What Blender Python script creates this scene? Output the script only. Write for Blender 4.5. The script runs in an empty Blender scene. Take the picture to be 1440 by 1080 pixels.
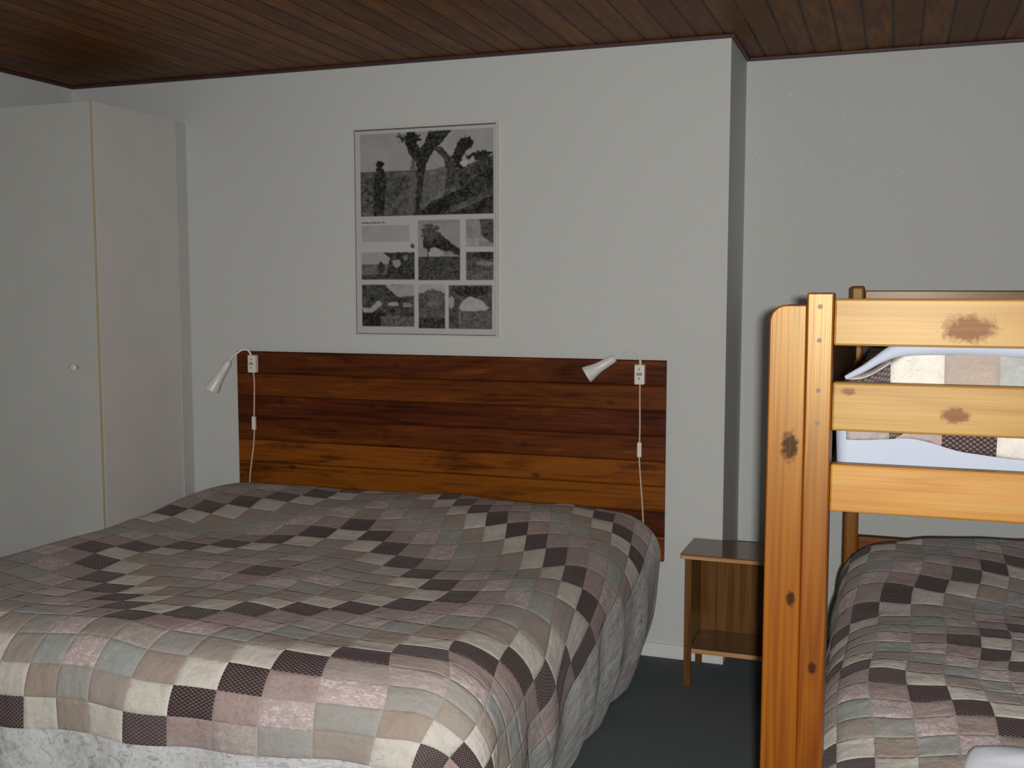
import bpy, bmesh, math, random
import numpy as np
from mathutils import Vector, Matrix, noise as mnoise
PI = math.pi
SC = bpy.context.scene
COL = SC.collection
random.seed(7)

# ------------------------------------------------------------------ cloth surfaces (shared with the calibration notes)
#QBEGIN
def vnoise(x, y, seed=0):
    xi = np.floor(x).astype(np.int64); yi = np.floor(y).astype(np.int64)
    fx = x - xi; fy = y - yi
    fx = fx*fx*(3-2*fx); fy = fy*fy*(3-2*fy)
    def h(a, b):
        n = (a*374761393 + b*668265263 + seed*1442695041) & 0xffffffff
        n = ((n ^ (n >> 13))*1274126177) & 0xffffffff
        return ((n ^ (n >> 16)) & 0xffff)/65535.0*2-1
    return (h(xi, yi)*(1-fx)+h(xi+1, yi)*fx)*(1-fy)+(h(xi, yi+1)*(1-fx)+h(xi+1, yi+1)*fx)*fy

def sstep(x, a, b):
    t = np.clip((x-a)/(b-a), 0, 1)
    return t*t*(3-2*t)

QD = dict(x0=-2.66, x1=-0.975, y0=-1.90, y1=-0.13, rx=0.165, ry=0.17, hang=0.72, taper=0.55, z=0.60, seed=3, fold=0.011)
QS = dict(x0=0.02, x1=0.62, y0=-1.95, y1=-0.40, rx=0.17, ry=0.10, hang=0.30, taper=0.0, z=0.615, seed=9, fold=0.008)
def top_d(x, y):
    pil = sstep(y, -0.85, -0.42)*(1-sstep(y, -0.22, 0.0)*0.5)
    z = 0.022*pil + 0.008*pil*sstep(x, -1.9, -1.3) - 0.055*pil*sstep(x, -1.22, -0.86)
    z = z - 0.015*sstep(y, -1.3, -0.9)*(1-pil) + 0.012*sstep(-y, 1.4, 1.9)
    return z + 0.010*vnoise(x*2.3+5, y*2.3, 1) + 0.005*vnoise(x*6, y*6+3, 2)
def top_s(x, y):
    return 0.045*sstep(y, -1.2, -0.4) + 0.012*vnoise(x*3+1, y*3, 4) + 0.006*vnoise(x*8, y*8, 5) - 0.05*sstep(-y, 1.6, 2.05) - 0.04*sstep(-x, -0.35, 0.05)

def drape(q, top, a, b):
    """cloth coordinates (metres) -> world positions"""
    cx = np.clip(a, q['x0'], q['x1']); cy = np.clip(b, q['y0'], q['y1'])
    dx = a-cx; dy = b-cy
    r = np.hypot(dx, dy); rr = np.where(r < 1e-9, 1.0, r)
    ux = dx/rr; uy = dy/rr
    R = q['rx']*ux*ux + q['ry']*uy*uy; R = np.where(r < 1e-9, 0.1, R)
    arc = R*PI_/2
    th = np.clip(r/R, 0, PI_/2)
    out = R*np.sin(th); drop = R*(1-np.cos(th))
    ex = np.maximum(r-arc, 0)
    drop = drop+ex
    hh = sstep(ex, 0.0, 0.25)
    out = out + 0.012*hh - q['taper']*ex*ex
    per = (cx*1.0 - cy*1.0) + np.arctan2(uy, ux)*0.25
    f = q['fold']*(np.sin(per*17+2*vnoise(per*2.0, per*0, 7)) + 0.7*vnoise(per*11, drop*1.5, 8))
    out = out + f*sstep(drop, 0.05, 0.30)*(1+1.4*np.abs(ux*uy)*2)
    x = cx+ux*out; y = cy+uy*out
    z = q['z'] + top(x, y) - drop
    return x, y, np.maximum(z, 0.012)
PI_ = 3.141592653589793
#QEND
#TAB
T1 = [(0, 0, -1.816, -1.312), (-6, 0, -2.532, -1.228), (0, 6, -1.812, -0.684), (6, 0, -1.124, -1.384), (0, -6, -1.856, -1.86), (-5, 1, -2.376, -1.188), (-4, 2, -2.236, -1.12), (-3, 3, -2.116, -1.032), (-2, 4, -2.02, -0.916), (-1, 5, -1.932, -0.768), (1, 5, -1.696, -0.768), (2, 4, -1.58, -0.896), (3, 3, -1.452, -1.056), (4, 2, -1.324, -1.2), (5, 1, -1.224, -1.288), (5, -1, -1.228, -1.508), (4, -2, -1.344, -1.58), (3, -3, -1.472, -1.636), (2, -4, -1.592, -1.7), (1, -5, -1.7, -1.816), (-5, -1, -2.356, -1.404), (-4, -2, -2.208, -1.564), (-3, -3, -2.096, -1.66), (-2, -4, -2.008, -1.72), (-1, -5, -1.924, -1.8), (5, 7, -1.456, -0.384), (6, 6, -1.336, -0.52), (7, 5, -1.232, -0.588), (8, 4, -1.136, -0.668), (9, 3, -1.024, -0.796), (10, 2, -0.908, -0.976), (11, 1, -0.816, -1.052), (12, 0, -0.708, -1.208), (10, -2, -0.716, -1.58), (-7, 5, -2.636, -0.68), (-6, 6, -2.508, -0.616), (-5, 7, -2.428, -0.48), (-4, 8, -2.336, -0.356), (-3, 9, -2.204, -0.268), (8, -4, -0.904, -1.816), (9, -3, -0.808, -1.692), (7, -5, -1.028, -1.864), (6, -6, -1.148, -1.924), (5, -7, -1.28, -1.984), (4, -8, -1.4, -2.048), (3, -9, -1.52, -2.12), (2, -10, -1.656, -2.2), (-2, -10, -2.06, -2.204), (7, -8, -0.948, -2.028), (7, -9, -0.964, -2.084), (7, -10, -0.98, -2.148), (8, -8, -0.848, -2.032), (8, -7, -0.848, -1.972), (8, -10, -0.884, -2.14), (9, -9, -0.764, -2.072), (12, 6, -0.912, -0.328), (13, 5, -0.812, -0.424)]
T2 = [(-6, 6, 0.228, -0.762), (-7, 5, 0.124, -0.842), (-8, 4, 0.032, -0.87), (-9, 3, -0.056, -1.038), (-5, 7, 0.304, -0.678), (-4, 8, 0.372, -0.626), (-6, 0, 0.184, -1.33), (-5, 1, 0.264, -1.262), (-4, 2, 0.32, -1.226), (-5, -1, 0.252, -1.454), (-4, -2, 0.292, -1.498), (-6, -6, 0.184, -1.722), (-5, -7, 0.256, -1.798), (-7, -5, 0.096, -1.694), (-8, -4, 0.008, -1.57)]
#TABEND

# ------------------------------------------------------------------ helpers
def empty(name, loc, label, cat, group=None):
    o = bpy.data.objects.new(name, None); COL.objects.link(o)
    o.location = loc; o.empty_display_size = 0.05
    o['label'] = label; o['category'] = cat
    if group: o['group'] = group
    return o

def root_loc(o):
    while o.parent: o = o.parent
    return Vector(o.location)

def obj(name, bm, mat, parent=None, smooth=False, origin=None):
    """bm holds world coordinates"""
    me = bpy.data.meshes.new(name)
    off = root_loc(parent) if parent else Vector(origin or (0, 0, 0))
    if off.length: bmesh.ops.translate(bm, verts=bm.verts, vec=-off)
    bmesh.ops.recalc_face_normals(bm, faces=bm.faces)
    bm.to_mesh(me); bm.free()
    if smooth:
        me.polygons.foreach_set('use_smooth', [True]*len(me.polygons))
    me.materials.append(mat)
    o = bpy.data.objects.new(name, me); COL.objects.link(o)
    if parent: o.parent = parent
    else: o.location = off
    return o

def tag(o, label, cat, group=None):
    o['label'] = label; o['category'] = cat
    if group: o['group'] = group
    return o

def struct(name, bm, mat):
    o = obj(name, bm, mat); o['kind'] = 'structure'; return o

def bx(bm, x0, x1, y0, y1, z0, z1, bev=0.0, seg=2):
    r = bmesh.ops.create_cube(bm, size=1)
    vs = r['verts']
    for v in vs:
        v.co = Vector(((x0+x1)/2+v.co.x*(x1-x0), (y0+y1)/2+v.co.y*(y1-y0), (z0+z1)/2+v.co.z*(z1-z0)))
    if bev > 0:
        es = list({e for v in vs for e in v.link_edges})
        bmesh.ops.bevel(bm, geom=es, offset=bev, segments=seg, profile=0.5, affect='EDGES')
    return bm

def B(*a, **k):
    return bx(bmesh.new(), *a, **k)

def tube(bm, pts, rad, n=10, closed_ends=True):
    pts = [Vector(p) for p in pts]
    rads = rad if isinstance(rad, (list, tuple)) else [rad]*len(pts)
    rings = []
    up = Vector((0.13, 0.2, 1)).normalized()
    for i, p in enumerate(pts):
        t = (pts[min(i+1, len(pts)-1)]-pts[max(i-1, 0)]).normalized()
        a = t.cross(up)
        if a.length < 0.05: a = t.cross(Vector((1, 0.1, 0)))
        a.normalize(); b = t.cross(a)
        rings.append([bm.verts.new(p+(a*math.cos(2*PI*k/n)+b*math.sin(2*PI*k/n))*rads[i]) for k in range(n)])
    for i in range(len(rings)-1):
        for k in range(n):
            bm.faces.new((rings[i][k], rings[i][(k+1) % n], rings[i+1][(k+1) % n], rings[i+1][k]))
    if closed_ends:
        bm.faces.new(rings[0]); bm.faces.new(rings[-1])
    return bm

def smooth_path(pts, n=8):
    """Catmull-Rom through pts"""
    P = [Vector(p) for p in pts]; P = [P[0]*2-P[1]]+P+[P[-1]*2-P[-2]]
    out = []
    for i in range(1, len(P)-2):
        for k in range(n):
            t = k/n
            out.append(0.5*((2*P[i])+(P[i+1]-P[i-1])*t+(2*P[i-1]-5*P[i]+4*P[i+1]-P[i+2])*t*t+(-P[i-1]+3*P[i]-3*P[i+1]+P[i+2])*t**3))
    out.append(P[-2]); return out

# ------------------------------------------------------------------ materials
class NT:
    def __init__(s, name):
        s.m = bpy.data.materials.new(name); s.m.use_nodes = True
        s.t = s.m.node_tree; s.t.nodes.clear()
        s.out = s.n('ShaderNodeOutputMaterial'); s.p = s.n('ShaderNodeBsdfPrincipled')
        s.l(s.p.outputs[0], s.out.inputs[0])
    def n(s, t, **k):
        x = s.t.nodes.new(t)
        for a, b in k.items(): setattr(x, a, b)
        return x
    def l(s, a, b): s.t.links.new(a, b)
    def val(s, sock, v):
        if hasattr(v, 'node'): s.l(v, sock)
        else: sock.default_value = v
    def math(s, op, a, b=0.0, c=None, clamp=False):
        x = s.n('ShaderNodeMath', operation=op, use_clamp=clamp)
        s.val(x.inputs[0], a); s.val(x.inputs[1], b)
        if c is not None: s.val(x.inputs[2], c)
        return x.outputs[0]
    def mix(s, f, a, b, bt='MIX'):
        x = s.n('ShaderNodeMix', data_type='RGBA', blend_type=bt)
        s.val(x.inputs[0], f); s.val(x.inputs[6], a if hasattr(a, 'node') else (*a, 1) if len(a) == 3 else a)
        s.val(x.inputs[7], b if hasattr(b, 'node') else (*b, 1) if len(b) == 3 else b)
        return x.outputs[2]
    def noise(s, vec, scale, detail=3, rough=0.5, dist=0.0, dim='3D'):
        x = s.n('ShaderNodeTexNoise', noise_dimensions=dim)
        if vec is not None: s.l(vec, x.inputs['Vector'])
        x.inputs['Scale'].default_value = scale; x.inputs['Detail'].default_value = detail
        x.inputs['Roughness'].default_value = rough; x.inputs['Distortion'].default_value = dist
        return x.outputs[0]
    def ramp(s, f, stops, interp='LINEAR'):
        x = s.n('ShaderNodeValToRGB'); cr = x.color_ramp; cr.interpolation = interp
        while len(cr.elements) > 1: cr.elements.remove(cr.elements[-1])
        cr.elements[0].position = stops[0][0]; cr.elements[0].color = (*stops[0][1], 1)
        for p, c in stops[1:]:
            e = cr.elements.new(p); e.color = (*c, 1)
        s.l(f, x.inputs[0]); return x.outputs[0]
    def coords(s, kind='Object'):
        return s.n('ShaderNodeTexCoord').outputs[kind]
    def scale(s, vec, sc, loc=(0, 0, 0)):
        x = s.n('ShaderNodeMapping'); s.l(vec, x.inputs[0]); x.inputs['Scale'].default_value = sc; x.inputs['Location'].default_value = loc
        return x.outputs[0]
    def sep(s, vec):
        x = s.n('ShaderNodeSeparateXYZ'); s.l(vec, x.inputs[0]); return x.outputs
    def comb(s, x_, y_, z_=0.0):
        x = s.n('ShaderNodeCombineXYZ'); s.val(x.inputs[0], x_); s.val(x.inputs[1], y_); s.val(x.inputs[2], z_); return x.outputs[0]
    def bump(s, h, strength=0.3, dist=0.01):
        x = s.n('ShaderNodeBump'); x.inputs['Strength'].default_value = strength; x.inputs['Distance'].default_value = dist
        s.l(h, x.inputs['Height']); s.l(x.outputs[0], s.p.inputs['Normal'])
    def fin(s, color=None, rough=0.6, spec=0.5, coat=0.0, metal=0.0):
        if color is not None: s.val(s.p.inputs['Base Color'], color if hasattr(color, 'node') else (*color, 1))
        s.val(s.p.inputs['Roughness'], rough); s.p.inputs['Specular IOR Level'].default_value = spec
        s.p.inputs['Coat Weight'].default_value = coat; s.p.inputs['Coat Roughness'].default_value = 0.25
        s.p.inputs['Metallic'].default_value = metal
        return s.m

def m_plain(name, col, rough=0.6, spec=0.5, nz=0.06, nscale=20, metal=0.0, bump=0.0):
    t = NT(name); c = t.coords()
    n = t.noise(c, nscale, 4)
    col2 = tuple(x*(1-nz*2) for x in col)
    f = t.mix(n, col2, tuple(min(1, x*(1+nz)) for x in col))
    if bump: t.bump(n, bump, 0.004)
    return t.fin(f, rough, spec, metal=metal)

def m_wall(name, col):
    t = NT(name); c = t.coords()
    big = t.noise(c, 1.3, 3)
    fine = t.noise(t.scale(c, (1, 1, 1.6)), 55, 4, 0.65)
    sp = t.noise(c, 24, 2, 0.5)
    f = t.mix(t.math('MULTIPLY', big, 0.30), col, tuple(x*0.86 for x in col))
    f = t.mix(t.math('GREATER_THAN', fine, 0.66), f, tuple(min(1, x*1.16) for x in col))
    t.bump(t.math('ADD', fine, t.math('MULTIPLY', sp, 0.8)), 0.30, 0.004)
    return t.fin(f, 0.75, 0.3)

def m_wood(name, base, dark, light, axis='X', scale=1.0, rough=0.38, knots=(), ringk=22, coat=0.0, spec=0.5, contrast=1.0, knotcol=None):
    """grain runs along axis; knots = list of (x,y,z,radius) in the object's own coordinates"""
    t = NT(name); c = t.coords()
    s = {'X': (0.055, 1, 1), 'Y': (1, 0.055, 1), 'Z': (1, 1, 0.055)}[axis]
    warp = None
    oi = t.n('ShaderNodeObjectInfo').outputs['Random']
    v = t.n('ShaderNodeVectorMath', operation='ADD'); t.l(c, v.inputs[0]); v.inputs[1].default_value = (0, 0, 0)
    vec = v.outputs[0]
    kn = None
    for (kx, ky, kz, kr) in knots:
        d = t.n('ShaderNodeVectorMath', operation='SUBTRACT'); t.l(c, d.inputs[0]); d.inputs[1].default_value = (kx, ky, kz)
        sq = {'X': (0.55, 1, 1), 'Y': (1, 0.55, 1), 'Z': (1, 1, 0.55)}[axis]
        d2 = t.n('ShaderNodeVectorMath', operation='MULTIPLY'); t.l(d.outputs[0], d2.inputs[0]); d2.inputs[1].default_value = sq
        ln = t.n('ShaderNodeVectorMath', operation='LENGTH'); t.l(d2.outputs[0], ln.inputs[0])
        kd = t.noise(c, 95, 3, 0.6)
        e = t.math('ADD', t.math('DIVIDE', ln.outputs['Value'], kr), t.math('MULTIPLY', t.math('SUBTRACT', kd, 0.5), 1.3))
        e = t.math('MULTIPLY', t.math('SUBTRACT', 1.15, e), 1.9, clamp=True)
        kn = e if kn is None else t.math('MAXIMUM', kn, e)
    sc = t.scale(vec, tuple(q*scale for q in s))
    n1 = t.noise(sc, 7, 3, 0.5, 0.25)
    rings = t.math('FRACT', t.math('ADD', t.math('MULTIPLY', n1, ringk*0.35), t.math('MULTIPLY', oi, 7.0)))
    rings = t.math('ABSOLUTE', t.math('SUBTRACT', rings, 0.5))
    rings = t.math('MULTIPLY', rings, 2.0)
    fine = t.noise(t.scale(vec, tuple(q*scale*(0.3 if q < 1 else 1) for q in s)), 90, 3, 0.6)
    g = t.math('ADD', t.math('MULTIPLY', rings, 0.38), t.math('MULTIPLY', fine, 0.62))
    big = t.noise(sc, 2.2, 2)
    col = t.ramp(g, [(0.22, dark), (0.5, base), (0.8, light)])
    col = t.mix(t.math('MULTIPLY', t.math('SUBTRACT', big, 0.4, clamp=True), 1.6*contrast, clamp=True), col, dark)
    if kn is not None:
        kc = knotcol or (0.030, 0.010, 0.006)
        kn2 = t.math('MULTIPLY', kn, t.math('ADD', 0.55, t.math('MULTIPLY', fine, 0.9)), clamp=True)
        col = t.mix(kn2, col, kc)
    t.bump(fine, 0.08, 0.002)
    t.p.inputs['Specular Tint'].default_value = (1.0, 0.80, 0.42, 1) if axis != 'X' else (1.0, 0.84, 0.62, 1)
    mm = t.fin(col, rough, spec, coat=coat)
    if kn is not None: t.val(t.p.inputs['Specular IOR Level'], t.math('MULTIPLY', spec, t.math('SUBTRACT', 1.0, t.math('MULTIPLY', kn2, 0.75))))
    return mm

M = {}
M['wall'] = m_wall('white wallpaper', (0.585, 0.60, 0.585))
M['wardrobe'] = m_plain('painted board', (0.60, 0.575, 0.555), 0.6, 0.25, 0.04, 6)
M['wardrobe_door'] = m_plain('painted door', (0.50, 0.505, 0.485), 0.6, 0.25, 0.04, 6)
M['edge'] = m_plain('yellowed edge band', (0.52, 0.45, 0.32), 0.5, 0.3, 0.08, 14)
M['skirting'] = m_plain('white skirting', (0.74, 0.74, 0.73), 0.5)
M['white_plastic'] = m_plain('white plastic', (0.80, 0.74, 0.68), 0.35, 0.5, 0.03)
M['lamp_white'] = m_plain('white enamel', (0.72, 0.71, 0.68), 0.3, 0.5, 0.03)
M['cord'] = m_plain('beige cord', (0.62, 0.46, 0.34), 0.5, 0.4, 0.03)
M['chrome'] = m_plain('steel', (0.55, 0.55, 0.53), 0.3, 0.5, 0.02, metal=0.8)
M['bulb'] = m_plain('frosted bulb', (0.65, 0.65, 0.62), 0.2)
M['knob'] = m_plain('knob', (0.66, 0.66, 0.62), 0.3)
M['paper_white'] = m_plain('frame edge', (0.60, 0.60, 0.56), 0.4)
M['metal_edge'] = m_plain('thin aluminium strip', (0.20, 0.20, 0.19), 0.4, metal=0.6)
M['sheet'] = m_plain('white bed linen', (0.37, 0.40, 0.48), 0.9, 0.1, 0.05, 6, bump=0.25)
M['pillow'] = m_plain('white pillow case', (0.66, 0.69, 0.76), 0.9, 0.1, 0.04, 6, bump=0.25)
M['piping'] = m_plain('light pink binding', (0.58, 0.46, 0.43), 0.9, 0.1, 0.08, 30)
M['mattress'] = m_plain('mattress ticking', (0.6, 0.6, 0.62), 0.9, 0.1)
M['bolt'] = m_plain('dark bolt', (0.12, 0.05, 0.02), 0.5)
M['pine_v'] = None

def m_carpet():
    t = NT('blue grey carpet'); c = t.coords()
    n = t.noise(c, 170, 3, 0.7); b = t.noise(c, 2.0, 3); w = t.noise(c, 28, 3, 0.6)
    col = t.ramp(n, [(0.25, (0.065, 0.080, 0.088)), (0.5, (0.118, 0.138, 0.145)), (0.75, (0.19, 0.20, 0.20))])
    col = t.mix(t.math('MULTIPLY', b, 0.35), col, (0.06, 0.085, 0.095))
    col = t.mix(t.math('MULTIPLY', w, 0.2), col, (0.12, 0.13, 0.13))
    t.bump(n, 0.6, 0.006)
    return t.fin(col, 0.95, 0.1)
M['carpet'] = m_carpet()

def m_ceiling():
    t = NT('varnished ceiling boards'); c = t.coords(); s = t.sep(c)
    u = t.math('DIVIDE', t.math('ADD', s[0], 0.033), 0.098)
    idx = t.math('FLOOR', u); fr = t.math('FRACT', u)
    wn = t.n('ShaderNodeTexWhiteNoise', noise_dimensions='1D'); t.l(idx, wn.inputs['W'])
    v = t.comb(t.math('ADD', s[0], t.math('MULTIPLY', wn.outputs[0], 9.0)), t.math('MULTIPLY', s[1], 0.12), 0.0)
    g = t.noise(v, 26, 5, 0.6, 0.8)
    col = t.ramp(g, [(0.3, (0.080, 0.024, 0.004)), (0.5, (0.165, 0.056, 0.008)), (0.72, (0.26, 0.10, 0.014))])
    col = t.mix(t.math('MULTIPLY', wn.outputs[0], 0.65), col, (0.085, 0.026, 0.005))
    # knots
    vo = t.n('ShaderNodeTexVoronoi'); t.l(t.comb(t.math('MULTIPLY', s[0], 4.0), t.math('MULTIPLY', s[1], 2.2)), vo.inputs['Vector']); vo.inputs['Scale'].default_value = 1.6
    k = t.math('SUBTRACT', 1.0, t.math('MULTIPLY', vo.outputs['Distance'], 11.0), clamp=True)
    col = t.mix(t.math('MULTIPLY', k, 0.8), col, (0.05, 0.02, 0.01))
    e = t.math('ABSOLUTE', t.math('SUBTRACT', fr, 0.5))
    gr = t.math('GREATER_THAN', e, 0.455)
    col = t.mix(t.math('MULTIPLY', gr, 0.85), col, (0.03, 0.013, 0.007))
    t.bump(t.math('SUBTRACT', 1.0, t.math('MULTIPLY', t.math('SUBTRACT', e, 0.42, clamp=True), 12.0, clamp=True)), 0.5, 0.01)
    return t.fin(col, 0.5, 0.12)
M['ceiling'] = m_ceiling()

def m_headboard(z0, ph, names):
    """stained tongue-and-groove boards; names = colour per board from the bottom"""
    t = NT('stained pine panelling'); c = t.coords(); s = t.sep(c)
    u = t.math('DIVIDE', t.math('SUBTRACT', s[2], z0), ph)
    idx = t.math('FLOOR', u); fr = t.math('FRACT', u)
    wn = t.n('ShaderNodeTexWhiteNoise', noise_dimensions='1D'); t.l(idx, wn.inputs['W'])
    v = t.comb(t.math('MULTIPLY', s[0], 0.16), t.math('MULTIPLY', wn.outputs[0], 13.0), s[2])
    g = t.noise(v, 16, 5, 0.62, 0.9)
    g2 = t.noise(t.comb(t.math('MULTIPLY', s[0], 0.03), t.math('MULTIPLY', wn.outputs[0], 5.0), s[2]), 95, 2, 0.5)
    gg = t.math('ADD', t.math('MULTIPLY', g, 0.7), t.math('MULTIPLY', g2, 0.3))
    n = len(names)
    tint = t.ramp(t.math('DIVIDE', t.math('ADD', idx, 0.5), float(n)), [(i/n, q) for i, q in enumerate(names)], 'CONSTANT')
    shade = t.ramp(gg, [(0.36, (0.36, 0.32, 0.32)), (0.52, (1, 1, 1)), (0.68, (1.0, 1.0, 1.0))])
    x = t.n('ShaderNodeMix', data_type='RGBA', blend_type='MULTIPLY'); x.inputs[0].default_value = 1.0
    t.l(tint, x.inputs[6]); t.l(shade, x.inputs[7]); col = x.outputs[2]
    hl = t.math('MULTIPLY', t.math('SUBTRACT', gg, 0.55, clamp=True), 3.0, clamp=True)
    col = t.mix(hl, col, (0.30, 0.105, 0.015))
    vo = t.n('ShaderNodeTexVoronoi'); t.l(t.comb(t.math('MULTIPLY', s[0], 5.5), 0.0, t.math('MULTIPLY', s[2], 9.0)), vo.inputs['Vector']); vo.inputs['Scale'].default_value = 1.0
    k = t.math('SUBTRACT', 1.0, t.math('MULTIPLY', vo.outputs['Distance'], 6.5), clamp=True)
    col = t.mix(t.math('MULTIPLY', k, 1.0), col, (0.02, 0.01, 0.008))
    e = t.math('ABSOLUTE', t.math('SUBTRACT', fr, 0.5))
    col = t.mix(t.math('MULTIPLY', t.math('GREATER_THAN', e, 0.474), 0.6), col, (0.02, 0.008, 0.004))
    t.bump(t.math('SUBTRACT', 1.0, t.math('MULTIPLY', t.math('SUBTRACT', e, 0.43, clamp=True), 14.0, clamp=True)), 0.5, 0.008)
    return t.fin(col, 0.5, 0.12)

def m_quilt(name, bxlim, bylim):
    t = NT(name)
    uv = t.n('ShaderNodeUVMap'); uv.uv_map = 'lattice'
    s = t.sep(uv.outputs[0])
    ux = t.math('ADD', s[0], 0.5); uy = t.math('ADD', s[1], 0.5)
    ix = t.math('FLOOR', ux); iy = t.math('FLOOR', uy)
    fx = t.math('FRACT', ux); fy = t.math('FRACT', uy)
    ax = t.math('ABSOLUTE', ix); ay = t.math('ABSOLUTE', iy)
    n = t.math('ADD', ax, ay)
    m = t.math('DIVIDE', t.math('ADD', t.math('MODULO', t.math('ADD', n, 0.1), 6.0), 0.4), 6.0)
    wn = t.n('ShaderNodeTexWhiteNoise', noise_dimensions='2D'); t.l(t.comb(ix, iy), wn.inputs['Vector'])
    rnd = wn.outputs[0]
    pos = [0, 1/6, 2/6, 3/6, 4/6, 5/6]
    base = [(0.040, 0.023, 0.023), (0.36, 0.275, 0.26), (0.43, 0.345, 0.335), (0.30, 0.32, 0.305), (0.31, 0.26, 0.225), (0.57, 0.545, 0.49)]
    sec = [(0.17, 0.135, 0.135), (0.31, 0.22, 0.21), (0.58, 0.50, 0.50), (0.33, 0.36, 0.35), (0.36, 0.28, 0.22), (0.50, 0.40, 0.38)]
    cb = t.ramp(m, list(zip(pos, base)), 'CONSTANT')
    cs = t.ramp(m, list(zip(pos, sec)), 'CONSTANT')
    # fabric prints
    flor = t.noise(uv.outputs[0], 6.5, 3, 0.65, 1.2, '2D')
    fl = t.math('MULTIPLY', t.math('SUBTRACT', flor, 0.5, clamp=True), 12.0, clamp=True)
    dots = t.math('MULTIPLY', t.math('SINE', t.math('MULTIPLY', fx, 2*PI*8)), t.math('SINE', t.math('MULTIPLY', fy, 2*PI*8)))
    dots = t.math('MULTIPLY', t.math('GREATER_THAN', dots, 0.12), 0.75)
    isd = t.math('LESS_THAN', m, 1/6-0.001)
    f = t.math('ADD', t.math('MULTIPLY', isd, dots), t.math('MULTIPLY', t.math('SUBTRACT', 1.0, isd), fl), clamp=True)
    # florals are only sparse on the plain and the cream patches
    isc = t.math('GREATER_THAN', m, 5/6-0.001)
    sparse = t.math('GREATER_THAN', flor, 0.66)
    f = t.mix(isc, f, sparse)
    col = t.mix(f, cb, cs)
    # each patch a little different, some swapped towards olive grey
    grey = t.math('MULTIPLY', t.math('GREATER_THAN', rnd, 0.60), t.math('MULTIPLY', t.math('SUBTRACT', 1.0, isd), t.math('SUBTRACT', 1.0, isc)))
    wr = t.n('ShaderNodeTexWhiteNoise', noise_dimensions='1D'); t.l(t.math('ADD', n, 3.3), wr.inputs['W'])
    col = t.mix(t.math('MULTIPLY', grey, 0.45), col, (0.31, 0.285, 0.255))
    col = t.mix(t.math('MULTIPLY', t.math('SUBTRACT', rnd, 0.5, clamp=True), 0.35), col, (0.30, 0.27, 0.26))
    mott = t.noise(uv.outputs[0], 1.4, 4, 0.7, 0.4, '2D')
    mf = t.math('MULTIPLY', t.math('SUBTRACT', mott, 0.42, clamp=True), 2.6, clamp=True)
    mf = t.math('MULTIPLY', mf, t.math('SUBTRACT', 1.0, t.math('MAXIMUM', isd, t.math('MULTIPLY', isc, 0.5))))
    col = t.mix(t.math('MULTIPLY', mf, 0.75), col, (0.315, 0.275, 0.25))
    # plain floral border
    bord = t.math('MAXIMUM', t.math('GREATER_THAN', t.math('SUBTRACT', ax, t.math('GREATER_THAN', iy, 2.5)), bxlim), t.math('GREATER_THAN', ay, bylim))
    nb = t.noise(uv.outputs[0], 3.2, 4, 0.6, 1.0, '2D')
    bc = t.ramp(nb, [(0.30, (0.30, 0.33, 0.32)), (0.42, (0.48, 0.49, 0.50)), (0.60, (0.60, 0.60, 0.60)), (0.70, (0.38, 0.37, 0.34))])
    nr = t.noise(uv.outputs[0], 0.95, 1, 0.4, 0.0, '2D')
    bc = t.mix(t.math('MULTIPLY', t.math('GREATER_THAN', nr, 0.76), 0.45), bc, (0.48, 0.16, 0.19))
    col = t.mix(bord, col, bc)
    # seams and puffs
    ex = t.math('ABSOLUTE', t.math('SUBTRACT', fx, 0.5)); ey = t.math('ABSOLUTE', t.math('SUBTRACT', fy, 0.5))
    e = t.math('MAXIMUM', ex, ey)
    puff = t.math('MULTIPLY', t.math('SUBTRACT', 1.0, bord), t.math('SUBTRACT', 1.0, t.math('POWER', t.math('MULTIPLY', e, 2.0), 8.0)))
    wrk = t.noise(uv.outputs[0], 1.1, 4, 0.5, 0.2, '2D')
    wrk2 = t.noise(t.comb(t.math('MULTIPLY', s[0], 3.0), s[1]), 1.1, 3, 0.5, 0.3)
    h = t.math('ADD', t.math('MULTIPLY', puff, 0.35), t.math('ADD', t.math('MULTIPLY', wrk, 1.0), t.math('MULTIPLY', wrk2, 0.5)))
    t.bump(h, 0.6, 0.014)
    t.p.inputs['Sheen Weight'].default_value = 0.075; t.p.inputs['Sheen Roughness'].default_value = 0.45
    t.p.inputs['Sheen Tint'].default_value = (1.0, 0.93, 0.92, 1)
    return t.fin(col, 0.9, 0.12)
M['quilt'] = m_quilt('patchwork cotton', 12.5, 10.5)
M['quilt_bunk'] = m_quilt('patchwork cotton on lower bunk', 11.5, 11.5)

# ------------------------------------------------------------------ room
H = 2.40
XL, XR, XW, DR, YB = -3.644, 1.75, -0.598, 0.44, -5.6
struct('floor', B(XL-0.1, XR+0.1, YB-0.1, DR+0.1, -0.1, 0), M['carpet'])
struct('ceiling', B(XL-0.1, XR+0.1, YB-0.1, DR+0.1, H, H+0.1), M['ceiling'])
struct('wall_back', B(XL-0.1, XW, 0, 0.10+DR, 0, H), M['wall'])
struct('wall_recess', B(XW, XR+0.1, DR, DR+0.1, 0, H), M['wall'])
struct('wall_left', B(XL-0.1, XL, YB-0.1, 0, 0, H), M['wall'])
struct('wall_right', B(XR, XR+0.1, YB-0.1, DR, 0, H), M['wall'])
struct('wall_front', B(XL, XR, YB-0.1, YB, 0, H), M['wall'])
struct('baseboard_back', B(-3.03, XW, -0.012, 0, 0, 0.055, bev=0.003), M['skirting'])
struct('baseboard_recess', B(XW+0.012, XR, DR-0.012, DR, 0, 0.055, bev=0.003), M['skirting'])
struct('baseboard_corner', B(XW, XW+0.012, -0.012, DR, 0, 0.055, bev=0.003), M['skirting'])
mt = m_plain('dark stained moulding', (0.06, 0.030, 0.032), 0.5)
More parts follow.
